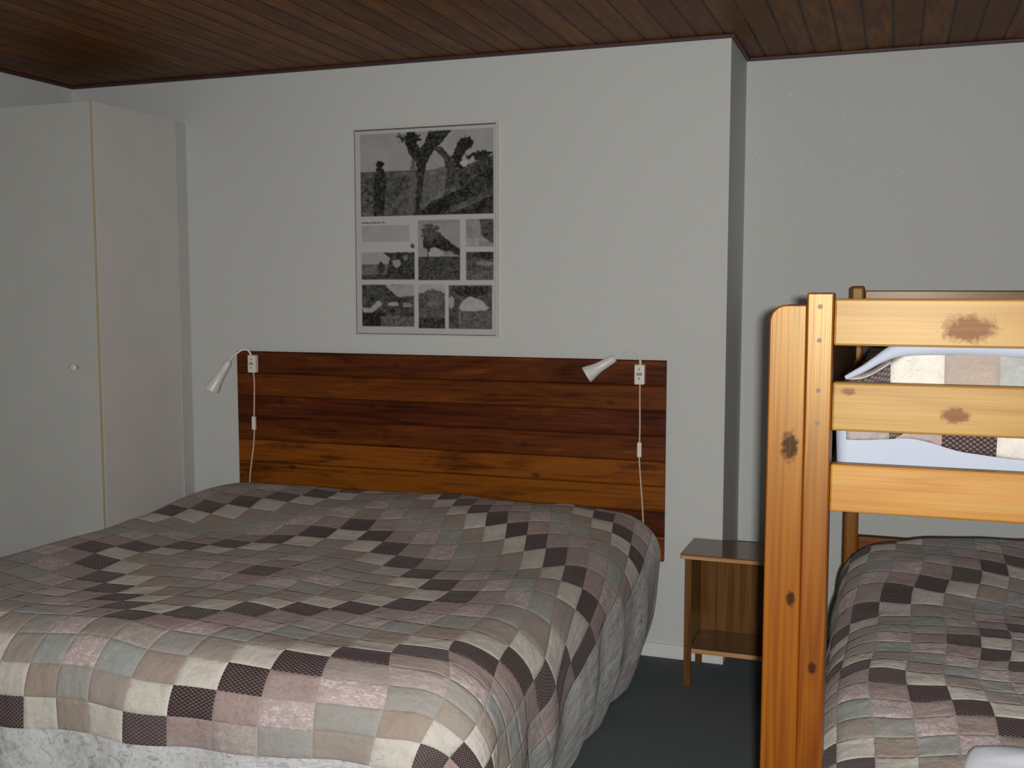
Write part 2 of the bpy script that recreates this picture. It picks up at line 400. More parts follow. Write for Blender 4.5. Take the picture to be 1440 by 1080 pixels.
struct('trim_1', B(XL, XW, -0.016, 0, H-0.014, H, bev=0.003), mt)
struct('trim_2', B(XW, XW+0.014, -0.016, DR, H-0.014, H, bev=0.003), mt)
struct('trim_3', B(XW+0.014, XR, DR-0.016, DR, H-0.014, H, bev=0.003), mt)
struct('trim_4', B(XL, XL+0.014, YB, -0.016, H-0.014, H, bev=0.003), mt)

# ------------------------------------------------------------------ wardrobe
WX0, WX1, WY, WZ = XL+0.004, -3.03, -0.60, 2.205
wr = empty('wardrobe', ((WX0+WX1)/2, -0.30, 0), 'tall plain off-white wardrobe built into the left corner of the room', 'wardrobe')
bm = bmesh.new()
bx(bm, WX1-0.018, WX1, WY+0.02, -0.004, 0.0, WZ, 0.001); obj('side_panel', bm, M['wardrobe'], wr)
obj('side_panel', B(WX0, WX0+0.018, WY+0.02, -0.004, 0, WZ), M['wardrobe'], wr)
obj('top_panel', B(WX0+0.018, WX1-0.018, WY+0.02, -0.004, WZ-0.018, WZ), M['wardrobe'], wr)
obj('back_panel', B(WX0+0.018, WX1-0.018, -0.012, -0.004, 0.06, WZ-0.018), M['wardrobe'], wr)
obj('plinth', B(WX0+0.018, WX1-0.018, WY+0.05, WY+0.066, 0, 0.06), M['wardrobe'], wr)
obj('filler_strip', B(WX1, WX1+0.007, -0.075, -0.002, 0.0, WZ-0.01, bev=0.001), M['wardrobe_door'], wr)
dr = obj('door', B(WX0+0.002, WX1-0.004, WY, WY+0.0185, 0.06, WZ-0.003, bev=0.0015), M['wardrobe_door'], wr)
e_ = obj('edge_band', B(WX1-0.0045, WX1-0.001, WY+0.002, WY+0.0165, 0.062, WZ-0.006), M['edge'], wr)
e_['label'] = 'yellowed edge of the door'
bm = bmesh.new()
tube(bm, [(-3.135, WY, 1.140), (-3.135, WY-0.012, 1.140), (-3.135, WY-0.020, 1.140), (-3.135, WY-0.028, 1.140), (-3.135, WY-0.032, 1.140)], [0.008, 0.008, 0.017, 0.017, 0.008], 20)
obj('knob', bm, M['knob'], dr, smooth=True)

# ------------------------------------------------------------------ headboard
HX0, HX1, HZ0, HZ1 = -2.765, -0.823, 0.391, 1.183
names = [(0.24, 0.07, 0.006), (0.22, 0.062, 0.005), (0.09, 0.018, 0.003), (0.23, 0.068, 0.005), (0.24, 0.068, 0.006), (0.125, 0.030, 0.005), (0.095, 0.020, 0.005), (0.14, 0.036, 0.005), (0.10, 0.024, 0.005)]
PH = (HZ1-HZ0)/8
hb = empty('headboard', ((HX0+HX1)/2, 0, HZ0), 'wide dark stained wooden headboard of horizontal boards fixed to the wall', 'headboard')
bm = B(HX0, HX1, -0.022, -0.001, HZ0, HZ1, bev=0.0015)
obj('panel', bm, m_headboard(0.0, PH, names[1:]), hb)

# ------------------------------------------------------------------ wall lamps
def lamp(x, z, neck, head, label, cordpts, sw):
    r = empty('wall_lamp', (x, -0.022, z), label, 'lamp', 'reading lamps on the headboard')
    bm = bmesh.new(); bx(bm, x-0.020, x+0.020, -0.050, -0.0222, z-0.042, z+0.036, 0.005, 3)
    h = obj('mount_box', bm, M['white_plastic'], r)
    bm = bmesh.new()
    for dz in (0.018, -0.018):
        tube(bm, [(x, -0.0495, z+dz), (x, -0.0525, z+dz)], 0.0045, 12)
    bx(bm, x-0.011, x+0.011, -0.0520, -0.0495, z-0.007, z+0.005, 0.001, 1)
    obj('screw_cover', bm, M['chrome'], h)
    p = smooth_path(neck, 8)
    obj('gooseneck', tube(bmesh.new(), p, 0.0045, 10), M['lamp_white'], r, smooth=True)
    a, b = Vector(head[0]), Vector(head[1]); d = (b-a)
    prof = [(0.0, 0.007), (0.02, 0.013), (0.10, 0.0165), (0.45, 0.0190), (0.60, 0.021), (0.72, 0.0245), (0.86, 0.0295), (1.0, 0.0335), (1.0, 0.0325), (0.86, 0.031), (0.72, 0.024)]
    bm = tube(bmesh.new(), [a+d*t for t, q in prof[:8]], [q for t, q in prof[:8]], 24, False)
    n0 = len(bm.verts)
    tube(bm, [a+d*t for t, q in [(1.0, 0.0333), (0.86, 0.0280), (0.66, 0.019)]], [0.0333, 0.0280, 0.019], 24, False)
    sh = obj('lamp_shade', bm, M['lamp_white'], r, smooth=True)
    bm = bmesh.new(); bmesh.ops.create_icosphere(bm, subdivisions=3, radius=0.018, matrix=Matrix.Translation(a+d*0.80))
    obj('bulb', bm, M['bulb'], r, smooth=True)
    p = smooth_path(cordpts, 8)
    obj('cord', tube(bmesh.new(), p, 0.0032, 8), M['cord'], r, smooth=True)
    bm = bmesh.new(); sx, sz = sw
    bx(bm, sx-0.0085, sx+0.0085, -0.038, -0.0225, sz-0.030, sz+0.030, 0.004, 3)
    s_ = obj('inline_switch', bm, M['white_plastic'], r)
    return r
lamp(-2.672, 1.131, [(-2.680, -0.037, 1.165), (-2.692, -0.042, 1.188), (-2.715, -0.055, 1.190), (-2.742, -0.075, 1.165), (-2.760, -0.092, 1.140)],
     [(-2.757, -0.090, 1.143), (-2.835, -0.115, 1.016)], 'small white reading lamp at the left end of the headboard, head bent down',
     [(-2.672, -0.034, 1.092), (-2.672, -0.028, 1.04), (-2.676, -0.0265, 0.95), (-2.676, -0.030, 0.885), (-2.676, -0.030, 0.835), (-2.684, -0.0265, 0.76), (-2.698, -0.026, 0.68), (-2.708, -0.026, 0.60), (-2.712, -0.026, 0.53)], (-2.677, 0.862))
lamp(-0.922, 1.131, [(-0.920, -0.037, 1.165), (-0.924, -0.042, 1.195), (-0.950, -0.060, 1.222), (-0.985, -0.085, 1.215), (-1.010, -0.100, 1.192)],
     [(-1.005, -0.098, 1.196), (-1.112, -0.125, 1.128)], 'small white reading lamp at the right end of the headboard',
     [(-0.922, -0.034, 1.092), (-0.923, -0.028, 1.02), (-0.922, -0.0265, 0.93), (-0.922, -0.030, 0.87), (-0.922, -0.030, 0.79), (-0.916, -0.0265, 0.70), (-0.908, -0.0265, 0.60), (-0.903, -0.0265, 0.50), (-0.902, -0.0265, 0.43)], (-0.922, 0.832))

# ------------------------------------------------------------------ picture on the wall
def draw_print(W, Hh):
    """grey values of the printed sheet, row 0 at the top; drawing units as measured on the print"""
    X0, X1, Y0, Y1 = 62.0, 716.0, 45.0, 1030.0
    xs = X0+(np.arange(W)+0.5)/W*(X1-X0); ys = Y0+(np.arange(Hh)+0.5)/Hh*(Y1-Y0)
    X, Y = np.meshgrid(xs, ys)
    def nz(s, seed): return 0.5*vnoise(X/s, Y/s, seed)+0.3*vnoise(X/s*2.1, Y/s*2.1, seed+1)+0.2*vnoise(X/s*4.3, Y/s*4.3, seed+2)
    img = np.full(X.shape, 0.60)
    def rect(x0, x1, y0, y1): return (X >= x0) & (X <= x1) & (Y >= y0) & (Y <= y1)
    def poly(pts):
        ins = np.zeros(X.shape, bool); n = len(pts)
        wx = X+nz(14, 50)*5; wy = Y+nz(14, 60)*5
        for i in range(n):
            ax, ay = pts[i]; bx_, by_ = pts[(i+1) % n]
            if ay == by_: continue
            c = ((ay > wy) != (by_ > wy)) & (wx < (bx_-ax)*(wy-ay)/(by_-ay)+ax); ins ^= c
        return ins
    def blob(cx, cy, rx, ry, rough=0.5, seed=5):
        return ((X-cx)/rx)**2+((Y-cy)/ry)**2 < 1+rough*nz(18, seed)*2
    def put(mask, v, tex=0.0, s=20, seed=1):
        img[mask] = np.clip(v+tex*nz(s, seed)[mask], 0.02, 0.9)
    # large photograph: knotted bare tree on a hillside, a man standing at the left
    r1 = rect(90, 703, 66, 460)
    put(r1, 0.42, 0.05, 90, 11)
    put(r1 & (Y > 245), 0.13, 0.10, 26, 12)
    put(r1 & (Y > 205) & (Y < 262) & (X > 380) & (X < 520), 0.30, 0.08, 20, 13)
    put(r1 & blob(440, 215, 52, 48, 0.2, 14), 0.40, 0.06, 16, 15)
    put(r1 & poly([(385, 250), (490, 235), (500, 330), (470, 380), (380, 430)]), 0.20, 0.10, 24, 16)
    put(r1 & poly([(345, 462), (362, 300), (355, 220), (318, 165), (300, 105), (345, 110), (375, 145), (395, 110), (412, 66), (520, 66), (470, 120), (430, 165), (400, 215), (388, 300), (372, 400), (360, 462)]), 0.055, 0.05, 12, 17)
    put(r1 & poly([(330, 200), (348, 200), (352, 300), (340, 462), (305, 462)]), 0.17, 0.07, 10, 18)
    put(r1 & blob(322, 92, 50, 30, 0.7, 19), 0.03)
    put(r1 & poly([(430, 150), (470, 140), (510, 190), (540, 170), (560, 185), (545, 230), (518, 290), (505, 370), (480, 370), (492, 250), (478, 190)]), 0.09, 0.06, 12, 20)
    put(r1 & poly([(520, 180), (552, 110), (600, 100), (610, 130), (580, 165), (560, 200), (600, 240), (590, 270), (540, 240)]), 0.04, 0.03, 10, 21)
    put(r1 & blob(580, 128, 28, 28, 0.8, 22), 0.03)
    put(r1 & blob(646, 192, 56, 24, 0.9, 23), 0.04)
    put(r1 & poly([(590, 230), (703, 190), (703, 330), (520, 330), (560, 260)]), 0.08, 0.08, 16, 24)
    put(r1 & poly([(340, 462), (420, 400), (540, 345), (703, 240), (703, 462)]), 0.055, 0.06, 30, 25)
    put(r1 & blob(572, 222, 17, 15, 0.3, 26), 0.55)
    put(r1 & poly([(500, 425), (570, 400), (640, 370), (700, 350), (703, 372), (600, 420), (520, 448)]), 0.13, 0.10, 14, 27)
    put(r1 & blob(182, 212, 18, 18, 0.2, 28), 0.04)
    put(r1 & poly([(166, 200), (208, 204), (206, 212), (166, 214)]), 0.03)
    put(r1 & poly([(165, 228), (196, 230), (212, 262), (206, 340), (200, 462), (150, 462), (152, 330), (158, 260)]), 0.05, 0.06, 12, 29)
    put(r1 & (X < 150) & (Y > 260), 0.14, 0.14, 14, 30)
    # map / caption block
    put(rect(92, 203, 487, 494) & (nz(6, 31) > -0.25), 0.12)
    put(rect(92, 300, 503, 506), 0.42)
    put(rect(92, 318, 508, 582), 0.46, 0.05, 40, 32)
    put(rect(92, 300, 577, 582) & (nz(9, 33) > -0.1), 0.36)
    put(blob(333, 605, 11, 11, 0.3, 34), 0.16); put(rect(310, 314, 505, 560), 0.42)
    # panel: road with trees
    r = rect(90, 342, 634, 766); put(r, 0.42, 0.05, 30, 35)
    put(r & (Y > 690), 0.19, 0.10, 14, 36); put(r & (Y > 740), 0.08, 0.05, 12, 37)
    put(r & poly([(190, 634), (342, 634), (342, 766), (200, 766), (215, 700), (225, 660)]), 0.07, 0.06, 14, 38)
    put(r & blob(258, 685, 18, 20, 0.5, 39), 0.38); put(r & blob(183, 710, 18, 30, 0.4, 40), 0.08); put(r & blob(300, 660, 10, 12, 0.5, 41), 0.22)
    # panel: wind-bent tree above a field
    r = rect(360, 554, 482, 768); put(r, 0.38, 0.04, 50, 42); put(r & (Y < 500), 0.34, 0.04, 50, 42)
    put(r & poly([(380, 610), (385, 560), (410, 525), (450, 540), (510, 590), (554, 625), (554, 655), (500, 640), (440, 610), (400, 620)]), 0.06, 0.06, 16, 43)
    put(r & blob(420, 545, 48, 36, 0.8, 44), 0.12, 0.05, 12, 44); put(r & rect(402, 416, 590, 662), 0.05)
    put(r & blob(440, 640, 34, 20, 0.4, 45), 0.48); put(r & (Y > 658), 0.09, 0.06, 10, 46); put(r & blob(500, 640, 20, 8, 0.5, 47), 0.3)
    # two small panels at the right
    r = rect(580, 703, 484, 612); put(r, 0.34, 0.10, 20, 48); put(r & poly([(640, 484), (703, 484), (703, 600), (650, 560)]), 0.10, 0.10, 12, 49)
    put(r & (Y > 575) & (X < 640), 0.42, 0.16, 9, 51)
    r = rect(578, 703, 636, 768); put(r, 0.12, 0.08, 16, 52); put(r & blob(665, 690, 40, 10, 0.7, 53), 0.28); put(r & blob(660, 655, 48, 18, 0.5, 54), 0.05); put(r & (Y > 725), 0.16, 0.10, 10, 55)
    # bottom row
    r = rect(88, 340, 790, 992); put(r, 0.10, 0.08, 20, 56); put(r & poly([(200, 790), (340, 790), (340, 840), (270, 850), (230, 820)]), 0.42, 0.06, 20, 57)
    put(r & poly([(88, 900), (130, 905), (170, 865), (190, 880), (140, 925), (95, 925)]), 0.46, 0.06, 10, 58)
    put(r & blob(240, 885, 24, 12, 0.6, 59), 0.45); put(r & blob(310, 888, 22, 12, 0.7, 61), 0.32); put(r & (Y > 925) & (X < 200), 0.04); put(r & (Y > 940) & (X > 180), 0.16, 0.14, 8, 62)
    r = rect(360, 482, 790, 998); put(r, 0.14, 0.09, 14, 63); put(r & (Y < 830), 0.48, 0.05, 14, 64); put(r & blob(425, 838, 42, 26, 0.9, 65), 0.16, 0.06, 8, 66); put(r & blob(420, 880, 26, 10, 0.4, 67), 0.24); put(r & (Y > 950), 0.07, 0.08, 10, 68)
    r = rect(500, 697, 792, 1000); put(r, 0.11, 0.08, 16, 69); put(r & poly([(545, 900), (570, 860), (600, 845), (650, 865), (680, 900), (670, 912), (560, 915)]), 0.50, 0.12, 10, 70)
    put(r & blob(512, 870, 14, 30, 0.5, 71), 0.42); put(r & blob(600, 820, 90, 24, 0.7, 72), 0.05, 0.05, 10, 73); put(r & (Y > 915) & (X > 545), 0.15, 0.09, 8, 74); put(r & rect(545, 551, 915, 980), 0.3)
    k = img.copy()
    k[1:-1, 1:-1] = (img[1:-1, 1:-1]*4+img[:-2, 1:-1]+img[2:, 1:-1]+img[1:-1, :-2]+img[1:-1, 2:])/8
    dark = np.clip((0.5-k)*4, 0, 1)
    k = k+dark*(0.035*vnoise(X/5.0, Y/5.0, 90)+0.035*vnoise(X/9.0, Y/9.0, 91))
    return np.clip(k-0.015*dark, 0.012, 0.9)

PX0, PX1, PZ0, PZ1 = -2.172, -1.520, 1.262, 2.130
pic = empty('framed_print', ((PX0+PX1)/2, 0, PZ0), 'framed black and white print of tree photographs hanging above the headboard', 'picture')
obj('backing_board', B(PX0, PX1, -0.010, -0.001, PZ0, PZ1, bev=0.001), M['paper_white'], pic)
W_, H_ = 196, 290
img = draw_print(W_, H_)
bm = bmesh.new(); fw = 0.006
gx0, gx1, gz0, gz1 = PX0+fw, PX1-fw, PZ0+fw, PZ1-fw
vs = [[bm.verts.new((gx0+(gx1-gx0)*i/W_, -0.0105, gz1-(gz1-gz0)*j/H_)) for i in range(W_+1)] for j in range(H_+1)]
cl = bm.loops.layers.float_color.new('ink')
for j in range(H_):
    for i in range(W_):
        f = bm.faces.new((vs[j][i], vs[j+1][i], vs[j+1][i+1], vs[j][i+1]))
        g = float(img[j, i])*0.82
        for lp in f.loops: lp[cl] = (g, g, g*0.98, 1)
t = NT('black and white print'); at = t.n('ShaderNodeAttribute'); at.attribute_name = 'ink'
mp = t.fin(at.outputs['Color'], 0.5, 0.25)
obj('print', bm, mp, pic)
bm = bmesh.new()
for a in ((PX0, PX1, PZ1-fw, PZ1), (PX0, PX1, PZ0, PZ0+fw), (PX0, PX0+fw, PZ0+fw, PZ1-fw), (PX1-fw, PX1, PZ0+fw, PZ1-fw)):
    bx(bm, a[0], a[1], -0.018, -0.010, a[2], a[3], 0.001, 1)
obj('frame', bm, M['paper_white'], pic)
bm = bmesh.new()
bx(bm, PX0+fw, PX1-fw, -0.0135, -0.0107, PZ1-fw-0.005, PZ1-fw, 0.0005, 1)
bx(bm, PX0+fw, PX1-fw, -0.0135, -0.0107, PZ0+fw, PZ0+fw+0.003, 0.0005, 1)
bx(bm, PX1-fw-0.002, PX1-fw, -0.0135, -0.0107, PZ0+fw+0.003, PZ1-fw-0.005, 0.0004, 1)
bx(bm, PX0+fw, PX0+fw+0.002, -0.0135, -0.0107, PZ0+fw+0.003, PZ1-fw-0.005, 0.0004, 1)
obj('inner_lip', bm, M['metal_edge'], pic)

# ------------------------------------------------------------------ cloth building
def tps(tab, lam=0.02):
    A = np.array(tab, float); P = A[:, 2:4]; V = A[:, :2]; n = len(P)
    def U(r2): return np.where(r2 > 1e-12, 0.5*r2*np.log(np.maximum(r2, 1e-12)), 0)
    K = U(((P[:, None]-P[None])**2).sum(-1))+lam*np.eye(n)
    Q = np.hstack([np.ones((n, 1)), P])
    L = np.block([[K, Q], [Q.T, np.zeros((3, 3))]])
    w = np.linalg.solve(L, np.vstack([V, np.zeros((3, 2))]))
    def ev(X):
        return U(((X[:, None]-P[None])**2).sum(-1))@w[:n]+np.hstack([np.ones((len(X), 1)), X])@w[n:]
    return ev

def cloth(name, q, top, tab, mat, step, ymax, parent=None, lam=0.004, edge_front=None):
    h = q['hang']
    As = np.arange(q['x0']-h, q['x1']+h+step, step); Bs = np.arange(q['y0']-h, ymax+step, step)
    A, Bv = np.meshgrid(As, Bs)
    x, y, z = drape(q, top, A, Bv)
    cx = np.clip(A, q['x0'], q['x1']); cy = np.clip(Bv, q['y0'], q['y1'])
    r = np.hypot(A-cx, Bv-cy)
    keep = r <= h
    if edge_front is not None: keep &= edge_front(A, Bv)
    uv = tps(tab, lam)(np.stack([A.ravel(), Bv.ravel()], 1)).reshape(A.shape+(2,))
    bm = bmesh.new(); L = bm.loops.layers.uv.new('lattice')
    vs = {}
    ny, nx = A.shape
    def gv(j, i):
        if (j, i) not in vs: vs[(j, i)] = bm.verts.new((x[j, i], y[j, i], z[j, i]))
        return vs[(j, i)]
    for j in range(ny-1):
        for i in range(nx-1):
            if keep[j, i] and keep[j+1, i] and keep[j, i+1] and keep[j+1, i+1]:
                ids = ((j, i), (j, i+1), (j+1, i+1), (j+1, i))
                f = bm.faces.new([gv(*k) for k in ids]); f.smooth = True
                for lp, k in zip(f.loops, ids): lp[L].uv = uv[k[0], k[1]]
    o = obj(name, bm, mat, parent, smooth=True)
    sd = o.modifiers.new('thickness', 'SOLIDIFY'); sd.thickness = 0.010; sd.offset = -1
    # bound edge at the head end
    jl = max(j for j in range(ny) if keep[j].any())
    pts = [(x[jl, i], y[jl, i]-0.010, z[jl, i]+0.004) for i in range(nx) if keep[jl, i] and z[jl, i] > 0.03]
    pb = obj('edge_binding', tube(bmesh.new(), pts[::2], 0.0065, 8), M['piping'], o, smooth=True)
    return o

# ------------------------------------------------------------------ double bed
M['base_wood'] = m_wood('dark bed base wood', (0.16, 0.08, 0.03), (0.08, 0.04, 0.02), (0.22, 0.11, 0.05), 'Y')
bed = empty('double_bed', (-1.82, -1.02, 0), 'wide double bed against the dark headboard, hidden under its patchwork bedspread', 'bed')
obj('mattress', B(-2.74, -0.90, -2.00, -0.06, 0.33, 0.565, bev=0.03, seg=3), M['mattress'], bed, smooth=True)
obj('bed_base', B(-2.72, -0.935, -1.97, -0.07, 0.16, 0.33, bev=0.004), M['base_wood'], bed)
for sx in (-2.66, -1.02):
    for sy in (-1.90, -0.14):
        obj('leg', B(sx-0.03, sx+0.03, sy-0.03, sy+0.03, 0.0, 0.16), M['base_wood'], bed)
tag(cloth('bedspread', QD, top_d, T1, M['quilt'], 0.0135, -0.026), 'large patchwork bedspread in concentric diamonds covering the double bed', 'bedspread', 'patchwork bedspreads')

# ------------------------------------------------------------------ nightstand
wn_ = m_wood('dark varnished wood', (0.15, 0.065, 0.020), (0.09, 0.038, 0.013), (0.20, 0.095, 0.03), 'Z', 1.5, 0.3)
wn_t = m_wood('dark varnished top', (0.125, 0.058, 0.03), (0.085, 0.04, 0.022), (0.17, 0.08, 0.04), 'X', 1.5, 0.16, spec=0.6)
wn_e = m_wood('pale highlight edge', (0.50, 0.27, 0.12), (0.40, 0.20, 0.09), (0.6, 0.36, 0.17), 'X', 1.5, 0.35)  # pale wood colour, stands in for the highlight along the top's edge
NX0, NX1, NY0, NY1, NZ = -0.706, -0.345, -0.285, -0.010, 0.495
ns = empty('nightstand', ((NX0+NX1)/2, (NY0+NY1)/2, 0), 'small dark wooden open nightstand in the wall corner between the two beds', 'nightstand')
obj('top', B(NX0, NX1, NY0, NY1-0.004, NZ-0.018, NZ, bev=0.002), wn_t, ns)
obj('top_edge', B(NX0+0.002, NX1-0.002, NY0-0.0035, NY0-0.0002, NZ-0.016, NZ-0.003, bev=0.001), wn_e, ns)['label'] = 'front edge highlight painted as a pale strip'  # the edge highlight is put in as a paler strip
for (a, b) in ((NX0+0.016, NX0+0.034), (NX1-0.034, NX1-0.016)):
    obj('side_panel', B(a, b, NY0+0.028, NY1-0.012, 0.125, NZ-0.018), wn_, ns)
    obj('leg', B(a-0.001, b+0.006, NY0+0.006, NY0+0.028, 0, NZ-0.018, bev=0.0015), wn_, ns)
    obj('leg', B(a-0.001, b+0.006, NY1-0.026, NY1-0.004-0.001, 0, NZ-0.0185, bev=0.0015), wn_, ns)
obj('back_panel', B(NX0+0.036, NX1-0.036, NY1-0.024, NY1-0.016, 0.125, NZ-0.018), wn_, ns)
obj('shelf', B(NX0+0.036, NX1-0.036, NY0+0.012, NY1-0.026, 0.125, 0.143), wn_t, ns)
obj('shelf_edge', B(NX0+0.042, NX1-0.042, NY0+0.0085, NY0+0.0118, 0.126, 0.142, bev=0.001), wn_e, ns)['label'] = 'front edge highlight painted as a pale strip'  # paler strip along the shelf front

# ------------------------------------------------------------------ bunk bed
PB, PD, PL = (0.165, 0.042, 0.001), (0.105, 0.021, 0.001), (0.215, 0.068, 0.002)
RB, RD, RL = (0.265, 0.145, 0.030), (0.215, 0.10, 0.016), (0.31, 0.18, 0.046)
BX, BY = 0.35, -1.17
bk = empty('bunk_bed', (BX, BY, 0), 'honey pine bunk bed with slatted end boards at the right of the room', 'bunk bed')
def loc(x, y, z, r): return (x-BX, y-BY, z, r)
p_wide = m_wood('pine post grain', PB, PD, PL, 'Z', 1.6, 0.36, [loc(-0.168, -2.157, 1.180, 0.015), loc(-0.160, -2.157, 0.905, 0.009), loc(-0.12, -2.18, 0.78, 0.006)], 26, spec=0.68)
p_strip = m_wood('pine strip grain', PB, PD, PL, 'Z', 2.0, 0.36, [loc(-0.118, -2.177, 0.79, 0.007)], 30, spec=0.68)
knt = (0.16, 0.075, 0.035)
p_r1 = m_wood('pine top rail grain', RB, RD, RL, 'X', 1.6, 0.40, [loc(0.118, -2.167, 1.392, 0.024), loc(0.60, -2.167, 1.40, 0.015)], 14, spec=0.33, contrast=0.6, knotcol=knt)
p_r2 = m_wood('pine middle rail grain', RB, RD, RL, 'X', 1.6, 0.40, [loc(0.102, -2.167, 1.247, 0.013), loc(-0.070, -2.167, 1.282, 0.007), loc(0.55, -2.167, 1.26, 0.015)], 14, spec=0.33, contrast=0.6, knotcol=knt)
p_r3 = m_wood('pine bottom rail grain', (0.34, 0.155, 0.018), (0.27, 0.105, 0.009), RL, 'X', 2.0, 0.42, [loc(0.45, -2.167, 1.10, 0.012)], 20, spec=0.5)
p_gen = m_wood('pine grain', PB, PD, PL, 'X', 1.6, 0.38, (), 22, coat=0.1)
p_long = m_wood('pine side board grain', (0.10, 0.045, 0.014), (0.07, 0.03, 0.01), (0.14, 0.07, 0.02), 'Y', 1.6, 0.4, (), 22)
p_far = m_wood('pine far post grain', (0.24, 0.085, 0.012), (0.17, 0.055, 0.008), PB, 'Z', 1.6, 0.4, [loc(-0.11, -0.20, 0.52, 0.008)], 22)
XRt = 0.80
def mirror_x(a, b): return (BX*2-b, BX*2-a)
def wide_post(x0, x1, sgn):
    # board with its outer top corner rounded
    bm = bmesh.new(); y0, y1, zt, r = -2.155, -2.113, 1.431, 0.030
    prof = [(x0, 0), (x1, 0)]
    if sgn < 0: prof += [(x1, zt)] + [(x0+r-r*math.sin(a), zt-r+r*math.cos(a)) for a in [k*PI/2/6 for k in range(7)]]
    else: prof += [(x1-r+r*math.cos(a), zt-r+r*math.sin(a)) for a in [k*PI/2/6 for k in range(7)]] + [(x0, zt)]
    f = bm.faces.new([bm.verts.new((x, y0, z)) for x, z in prof])
    e = bmesh.ops.extrude_face_region(bm, geom=[f]); bmesh.ops.translate(bm, verts=[v for v in e['geom'] if isinstance(v, bmesh.types.BMVert)], vec=(0, y1-y0, 0))
    es = [ed for ed in bm.edges if abs(ed.verts[0].co.y-ed.verts[1].co.y) < 1e-6]
    bmesh.ops.bevel(bm, geom=es, offset=0.003, segments=2, profile=0.5, affect='EDGES')
    return bm
obj('post_board', wide_post(-0.207, -0.1425, -1), p_wide, bk)
a, b = mirror_x(-0.207, -0.1425); obj('post_board', wide_post(a, b, 1), p_wide, bk)
for (a, b) in ((-0.1415, -0.097), mirror_x(-0.1415, -0.097)):
    st = obj('post', B(a, b, -2.178, -2.115, 0, 1.452, bev=0.003), p_strip, bk)
    for zz in (1.428, 1.370, 1.283, 1.226):
        bm = tube(bmesh.new(), [((a+b)/2, -2.1777, zz), ((a+b)/2, -2.1795, zz)], 0.0042, 14)
        obj('screw', bm, M['bolt'], st)
    obj('far_post', B(a-0.002, b+0.001, -0.205, -0.155, 0, 1.470, bev=0.010, seg=3), p_far, bk)
RX0, RX1 = -0.0965, BX*2+0.0965
for (z0, z1, mm) in ((1.361, 1.442, p_r1), (1.213, 1.298, p_r2), (1.071, 1.155, p_r3)):
    obj('end_rail', B(RX0, RX1, -2.168, -2.140, z0, z1, bev=0.004), mm, bk)
    obj('far_rail', B(RX0, RX1, -0.192, -0.168, z0, z1+0.012, bev=0.004), p_gen, bk)
obj('far_panel', B(RX0, RX1, -0.1975, -0.193, 1.06, 1.33), m_plain('dark brown board', (0.035, 0.022, 0.014), 0.6), bk)  # dark brown sheet added to close the gaps between the far rails
obj('lower_end_board', B(RX0, RX1, -2.168, -2.140, 0.26, 0.47, bev=0.004), p_gen, bk)
obj('lower_far_board', B(RX0, RX1, -0.192, -0.168, 0.40, 0.588, bev=0.004), p_gen, bk)
for s in (0, 1):
    def mx(a, b): return (a, b) if s == 0 else mirror_x(a, b)
    a, b = mx(-0.172, -0.148)
    y0_, y1_ = -2.112, -0.2055
    # side boards bear against the inside of the posts
    a, b = mx(-0.1405, -0.118)
    obj('side_rail', B(a, b, -2.1145, y1_, 1.075, 1.175, bev=0.003), p_long, bk)
    obj('side_rail', B(a, b, -2.1145, y1_, 0.25, 0.345, bev=0.003), p_long, bk)
    obj('guard_rail', B(a, b, -2.1145, y1_, 1.215, 1.415, bev=0.003), p_long, bk)
obj('mattress_support', B(-0.117, BX*2+0.117, -2.100, -0.215, 1.078, 1.092), p_gen, bk)
obj('mattress_support', B(-0.117, BX*2+0.117, -2.100, -0.215, 0.268, 0.284), p_gen, bk)

# mattresses, bedding
def soft_box(x0, x1, y0, y1, z0, z1, r=0.03, wr=0.004, n=60, seed=1):
    bm = bmesh.new(); bx(bm, x0, x1, y0, y1, z0, z1, r, 4)
    bmesh.ops.subdivide_edges(bm, edges=[e for e in bm.edges if e.calc_length() > 0.12], cuts=18, use_grid_fill=True)
    for v in bm.verts:
        q = v.co*9+Vector((seed, 0, 0)); d = mnoise.noise(q)*wr+mnoise.noise(q*2.7)*wr*0.6
        v.co += v.normal*d if v.normal.length > 0 else Vector((0, 0, d))
    return bm
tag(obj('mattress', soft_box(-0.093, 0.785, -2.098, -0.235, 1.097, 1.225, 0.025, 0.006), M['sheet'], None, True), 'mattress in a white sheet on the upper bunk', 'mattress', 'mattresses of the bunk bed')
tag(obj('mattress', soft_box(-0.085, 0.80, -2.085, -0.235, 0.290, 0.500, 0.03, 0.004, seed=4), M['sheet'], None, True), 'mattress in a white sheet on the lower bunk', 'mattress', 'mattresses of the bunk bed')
tag(cloth('bedspread', QS, top_s, T2, M['quilt_bunk'], 0.0125, -0.250), 'rumpled patchwork bedspread pulled up over the lower bunk', 'bedspread', 'patchwork bedspreads')

